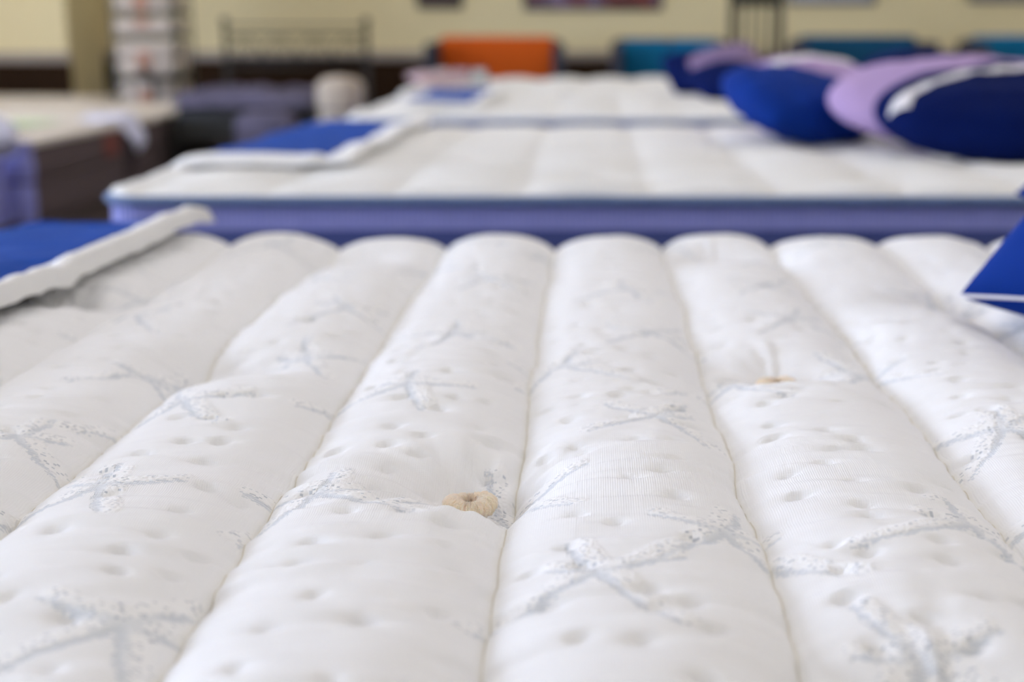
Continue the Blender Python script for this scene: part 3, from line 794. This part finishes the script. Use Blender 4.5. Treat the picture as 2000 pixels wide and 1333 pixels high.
# ---------------------------------------------------------------- iron bed
IX0, IX1, IY = -2.70, -1.66, 10.72
ib = empty('iron_bed', ((IX0+IX1)/2, 10.0, 0), 'black iron bed with a scrollwork headboard between rack and orange sofa', 'bed')
for x_ in (IX0, IX1):
    MB().tube([(x_, IY, 0.0), (x_, IY, 0.5), (x_, IY, 0.965)], 0.019, 10).build('post', M['iron'], ib)
    u, v = np.meshgrid(np.linspace(0, math.pi, 12), np.arange(14)*2*math.pi/14, indexing='ij')
    MB().grid(np.stack([x_+0.032*np.sin(u)*np.cos(v), IY+0.032*np.sin(u)*np.sin(v), 0.985+0.032*np.cos(u)], -1), wrap_j=True, flip=True).build('finial', M['iron'], ib)
for zz, rr_ in ((0.955, 0.008), (0.885, 0.010), (0.715, 0.014), (0.66, 0.012)):
    MB().tube([(IX0, IY, zz), ((IX0+IX1)/2, IY, zz), (IX1, IY, zz)], rr_, 8).build('rail', M['iron'], ib)
nS = 4; wS = (IX1-IX0)/nS
for i in range(nS):
    c = IX0+wS*(i+0.5)
    a = np.linspace(0, math.pi, 22)
    MB().tube(np.stack([c+wS*0.48*np.cos(a), np.full(22, IY), 0.72+0.155*np.sin(a)], 1), 0.007, 6).build('scroll', M['iron'], ib)
    a = np.linspace(0, 2.6*math.pi, 34); rr2 = 0.062*(1-a/(3.2*math.pi))
    MB().tube(np.stack([c+rr2*np.cos(a), np.full(34, IY), 0.79+rr2*np.sin(a)], 1), 0.006, 6).build('scroll', M['iron'], ib)
for x_ in (IX0+0.02, IX1-0.02):
    bx('side_rail', M['iron'], ib, x_-0.012, x_+0.012, 9.2, IY, 0.26, 0.34)
    bx('foot_leg', M['iron'], ib, x_-0.018, x_+0.018, 9.18, 9.22, 0.0, 0.36)
bx('foot_rail', M['iron'], ib, IX0, IX1, 9.19, 9.21, 0.22, 0.36)
bx('slats', M['iron'], ib, IX0+0.03, IX1-0.03, 9.2, 10.7, 0.275, 0.295)
mt_ = empty('black_bagged_mattress', ((IX0+IX1)/2, 9.95, 0.295), 'thin black-sided mattress on the iron bed', 'mattress')
bx('mattress_body', M['blackplastic'], mt_, IX0+0.03, IX1-0.03, 9.22, 10.68, 0.297, 0.44, r=0.03)
ql = empty('rumpled_quilt', ((IX0+IX1)/2, 9.9, 0.44), 'grey-lilac rumpled quilt heaped on the iron bed', 'quilt')
X, Y = np.meshgrid(np.linspace(IX0+0.01, IX1-0.12, 70), np.linspace(9.16, 10.64, 60), indexing='ij')
E_ = np.minimum.reduce([X-X.min(), X.max()-X, Y-Y.min(), Y.max()-Y]); k = np.clip(E_/0.06, 0, 1)
Z = 0.448+0.055*k*(1.0+0.9*vnoise(X, Y, 14, 0.16, 0.18)+0.5*vnoise(X, Y, 15, 0.07, 0.07))
MB().grid(np.stack([X, Y, Z], -1)).grid(np.stack([X, Y, np.full_like(X, 0.444)], -1), flip=True).build('quilt_cloth', M['lilacgrey'], ql)
bk = empty('bedding_bag', (-2.03, 8.98, 0), 'grey-lilac bedding bag standing at the foot of the iron bed', 'bag')
P = MB().box(-2.22, -1.84, 8.84, 9.12, 0.0, 0.43, r=0.09, seg=6)
bo = P.build('bag_body', M['lilacgrey'], bk)
rt = empty('rolled_topper', (-1.565, 8.97, 0), 'cream rolled topper standing upright right of the iron bed', 'mattress topper')
th = np.arange(40)*2*math.pi/40
prof = [(0, 0), (.11, 0), (.13, .03), (.125, .2), (.135, .40), (.150, .52), (.142, .60), (.10, .635), (0, .645)]
P = np.array([[(-1.565+r*math.cos(a)*(1+0.05*math.sin(3*a)), 8.97+r*math.sin(a), z) for a in th] for r, z in prof])
MB().grid(P, wrap_j=True, flip=True).build('roll', M['topper'], rt)
a = np.linspace(0.6, 5.6*math.pi, 120); rs = 0.02+0.10*(a/(5.6*math.pi))
MB().tube(np.stack([-1.565+rs*np.cos(a), 8.97+rs*np.sin(a), np.full(120, 0.642)-0.10*(rs/0.12)**4], 1), 0.006, 6).build('roll_edge', M['topper'], rt)
MB().tube([(-1.565+0.145*math.cos(q), 8.97+0.137*math.sin(q), 0.44) for q in th], 0.006, 6, closed=True).build('strap', M['greyfab'], rt)

# ---------------------------------------------------------------- loveseats along the back wall
def loveseat(x0, x1, yc, ztop, cm, ncush, label, vgap=False):
    t = empty('loveseat', ((x0+x1)/2, yc, 0), label, 'sofa', 'loveseats along the back wall')
    d0, d1 = yc-0.38, yc+0.38; aw = 0.075
    bx('base', M['greyfab'], t, x0+aw, x1-aw, d0+0.04, d1-0.12, 0.10, 0.34, r=0.02)
    bx('back_frame', M['greyfab'], t, x0+aw*0.5, x1-aw*0.5, d1-0.14, d1, 0.10, ztop-0.012, r=0.03)
    for a, b in ((x0, x0+aw), (x1-aw, x1)):
        bx('armrest', M['greyfab'], t, a, b, d0, d1, 0.10, ztop-0.035, r=0.028)
    w = (x1-x0-2*aw)/ncush
    for i in range(ncush):
        a = x0+aw+w*i
        bx('seat_cushion', M['greyfab'], t, a+0.004, a+w-0.004, d0, d1-0.28, 0.34, 0.47, r=0.04)
        o = MB().box(a+0.004, a+w-0.004, d1-0.31, d1-0.125, 0.47, ztop+0.01, r=0.04, seg=5)
        if vgap:    # plump cushions whose top corners fall away
            V = np.concatenate(o.V); c = (2*(V[:, 0]-a-w/2)/w); up = (V[:, 2] > 0.6)
            V[:, 2] -= np.where(up, 0.05*np.clip(np.abs(c), 0, 1)**2, 0); o.V = [V]; o.F = [np.concatenate(o.F)]
            # rescale faces already offset
        ob = o.build('back_cushion', cm, t)
    for a in (x0+0.05, x1-0.05):
        for b in (d0+0.06, d1-0.06): bx('leg', M['blackplastic'], t, a-0.02, a+0.02, b-0.02, b+0.02, 0.0, 0.105)
    return t
YS = 11.55
loveseat(-1.295, -0.225, YS, 0.865, M['orange'], 1, 'charcoal loveseat with a bright orange back cushion')
loveseat(0.155, 1.10, YS, 0.872, M['teal'], 2, 'charcoal loveseat with two turquoise back cushions, right of the orange one', vgap=True)
loveseat(1.60, 2.68, YS, 0.872, M['tealdark'], 1, 'charcoal loveseat with a dark petrol blue back cushion, right of the turquoise one')
loveseat(2.99, 4.05, YS, 0.872, M['teal'], 1, 'charcoal loveseat with one turquoise back cushion at the right edge of the photo')

# slat-back counter chair
cc = empty('counter_chair', (1.16, 10.0, 0), 'tall black slat-back chair standing between the beds and the sofas', 'chair')
cx0, cx1 = 0.985, 1.315
for x_ in (cx0, cx1):
    MB().tube([(x_, 10.16, 0), (x_, 10.18, 0.62), (x_, 10.20, 1.20)], 0.027, 8).build('back_post', M['iron'], cc)
    MB().tube([(x_, 9.84, 0), (x_, 9.84, 0.3), (x_, 9.85, 0.60)], 0.018, 8).build('front_leg', M['iron'], cc)
bx('seat', M['iron'], cc, cx0-0.02, cx1+0.02, 9.80, 10.19, 0.60, 0.64, r=0.015)
bx('top_rail', M['iron'], cc, cx0, cx1, 10.185, 10.215, 1.085, 1.19, r=0.01)
bx('lower_rail', M['iron'], cc, cx0, cx1, 10.175, 10.20, 0.70, 0.735, r=0.01)
for i in range(4):
    x_ = cx0+(cx1-cx0)*(i+1)/5
    bx('back_slat', M['iron'], cc, x_-0.009, x_+0.009, 10.182, 10.20, 0.73, 1.09)
for z_ in (0.2, 0.36): bx('stretcher', M['iron'], cc, cx0, cx1, 9.83, 9.85, z_, z_+0.025)

# ---------------------------------------------------------------- pictures on the back wall
def picture(x0, x1, z0, z1, m, label, frame):
    t = empty('wall_picture', ((x0+x1)/2, WY1-0.015, z0), label, 'picture')
    y1_ = WY1; y0_ = WY1-0.03; f = 0.025
    fm = MB().box(x0, x1, y0_, y1_, z0, z0+f).box(x0, x1, y0_, y1_, z1-f, z1).box(x0, x0+f, y0_, y1_, z0+f, z1-f).box(x1-f, x1, y0_, y1_, z0+f, z1-f)
    fm.build('frame', frame, t, smooth=False)
    bx('print', m, t, x0+f, x1-f, WY1-0.018, WY1-0.004, z0+f, z1-f)
picture(-1.54, -1.14, 1.115, 1.62, picture_mat('dark_print', [(0.02, 0.012, 0.01), (0.05, 0.02, 0.02)], 5, 2), 'small dark framed picture on the back wall above the orange loveseat', M['blackplastic'])
picture(-0.60, 0.62, 1.10, 1.75, picture_mat('multicolour_print', [(0.03, 0.02, 0.03), (0.25, 0.04, 0.03), (0.05, 0.04, 0.06), (0.30, 0.20, 0.33), (0.04, 0.03, 0.05)], 6, 5), 'wide dark picture with red and lilac patches on the back wall', M['blackplastic'])
picture(1.72, 2.50, 1.150, 1.75, picture_mat('blue_grey_print', [(0.30, 0.32, 0.42), (0.42, 0.43, 0.50)], 4, 3), 'pale blue-grey picture on the back wall above the petrol blue loveseat', M['greyfab'])
picture(3.32, 4.40, 1.165, 1.75, picture_mat('taupe_print', [(0.28, 0.24, 0.25), (0.36, 0.32, 0.30)], 4, 6), 'pale taupe picture on the back wall at the right edge of the photo', M['greyfab'])

# ---------------------------------------------------------------- small samples on the far beds
cols = [('pink', 'pinkish'), ('palegrey', 'pale grey'), ('pink', 'dusty pink'), ('palegrey', 'greenish grey')]
lab = ['pinkish fabric sample board, leftmost of the four on the foot of the farthest mattress',
       'pale fabric sample board standing second from the left on the farthest mattress',
       'dusty pink fabric sample board, third from the left on the farthest mattress',
       'pale grey fabric sample board, rightmost of the four on the farthest mattress']
for i, x_ in enumerate((-1.02+0.075, -0.84, -0.735, -0.63)):
    t = empty('sample_board', (x_, 8.1, 0.625), lab[i], 'sample board', 'fabric sample boards')
    z_ = float(B4.rest(np.array([x_]), np.array([8.1]))[0])
    t.location.z = z_
    bx('board', M['greyfab'], t, x_-0.045, x_+0.045, 8.10, 8.115, z_, z_+0.092)
    bx('swatch', M[cols[i][0]], t, x_-0.038, x_+0.038, 8.085, 8.10, z_+0.004, z_+0.086, r=0.006)
cu = pillow((-0.83, 6.95+0.85, 0.665), (R(10), R(0), R(30)), 0.30, 0.22, 0.035, M['pink'], 'small flat pinkish cushion at the foot of the farthest mattress', seed=33, name='small_cushion', cat='cushion')
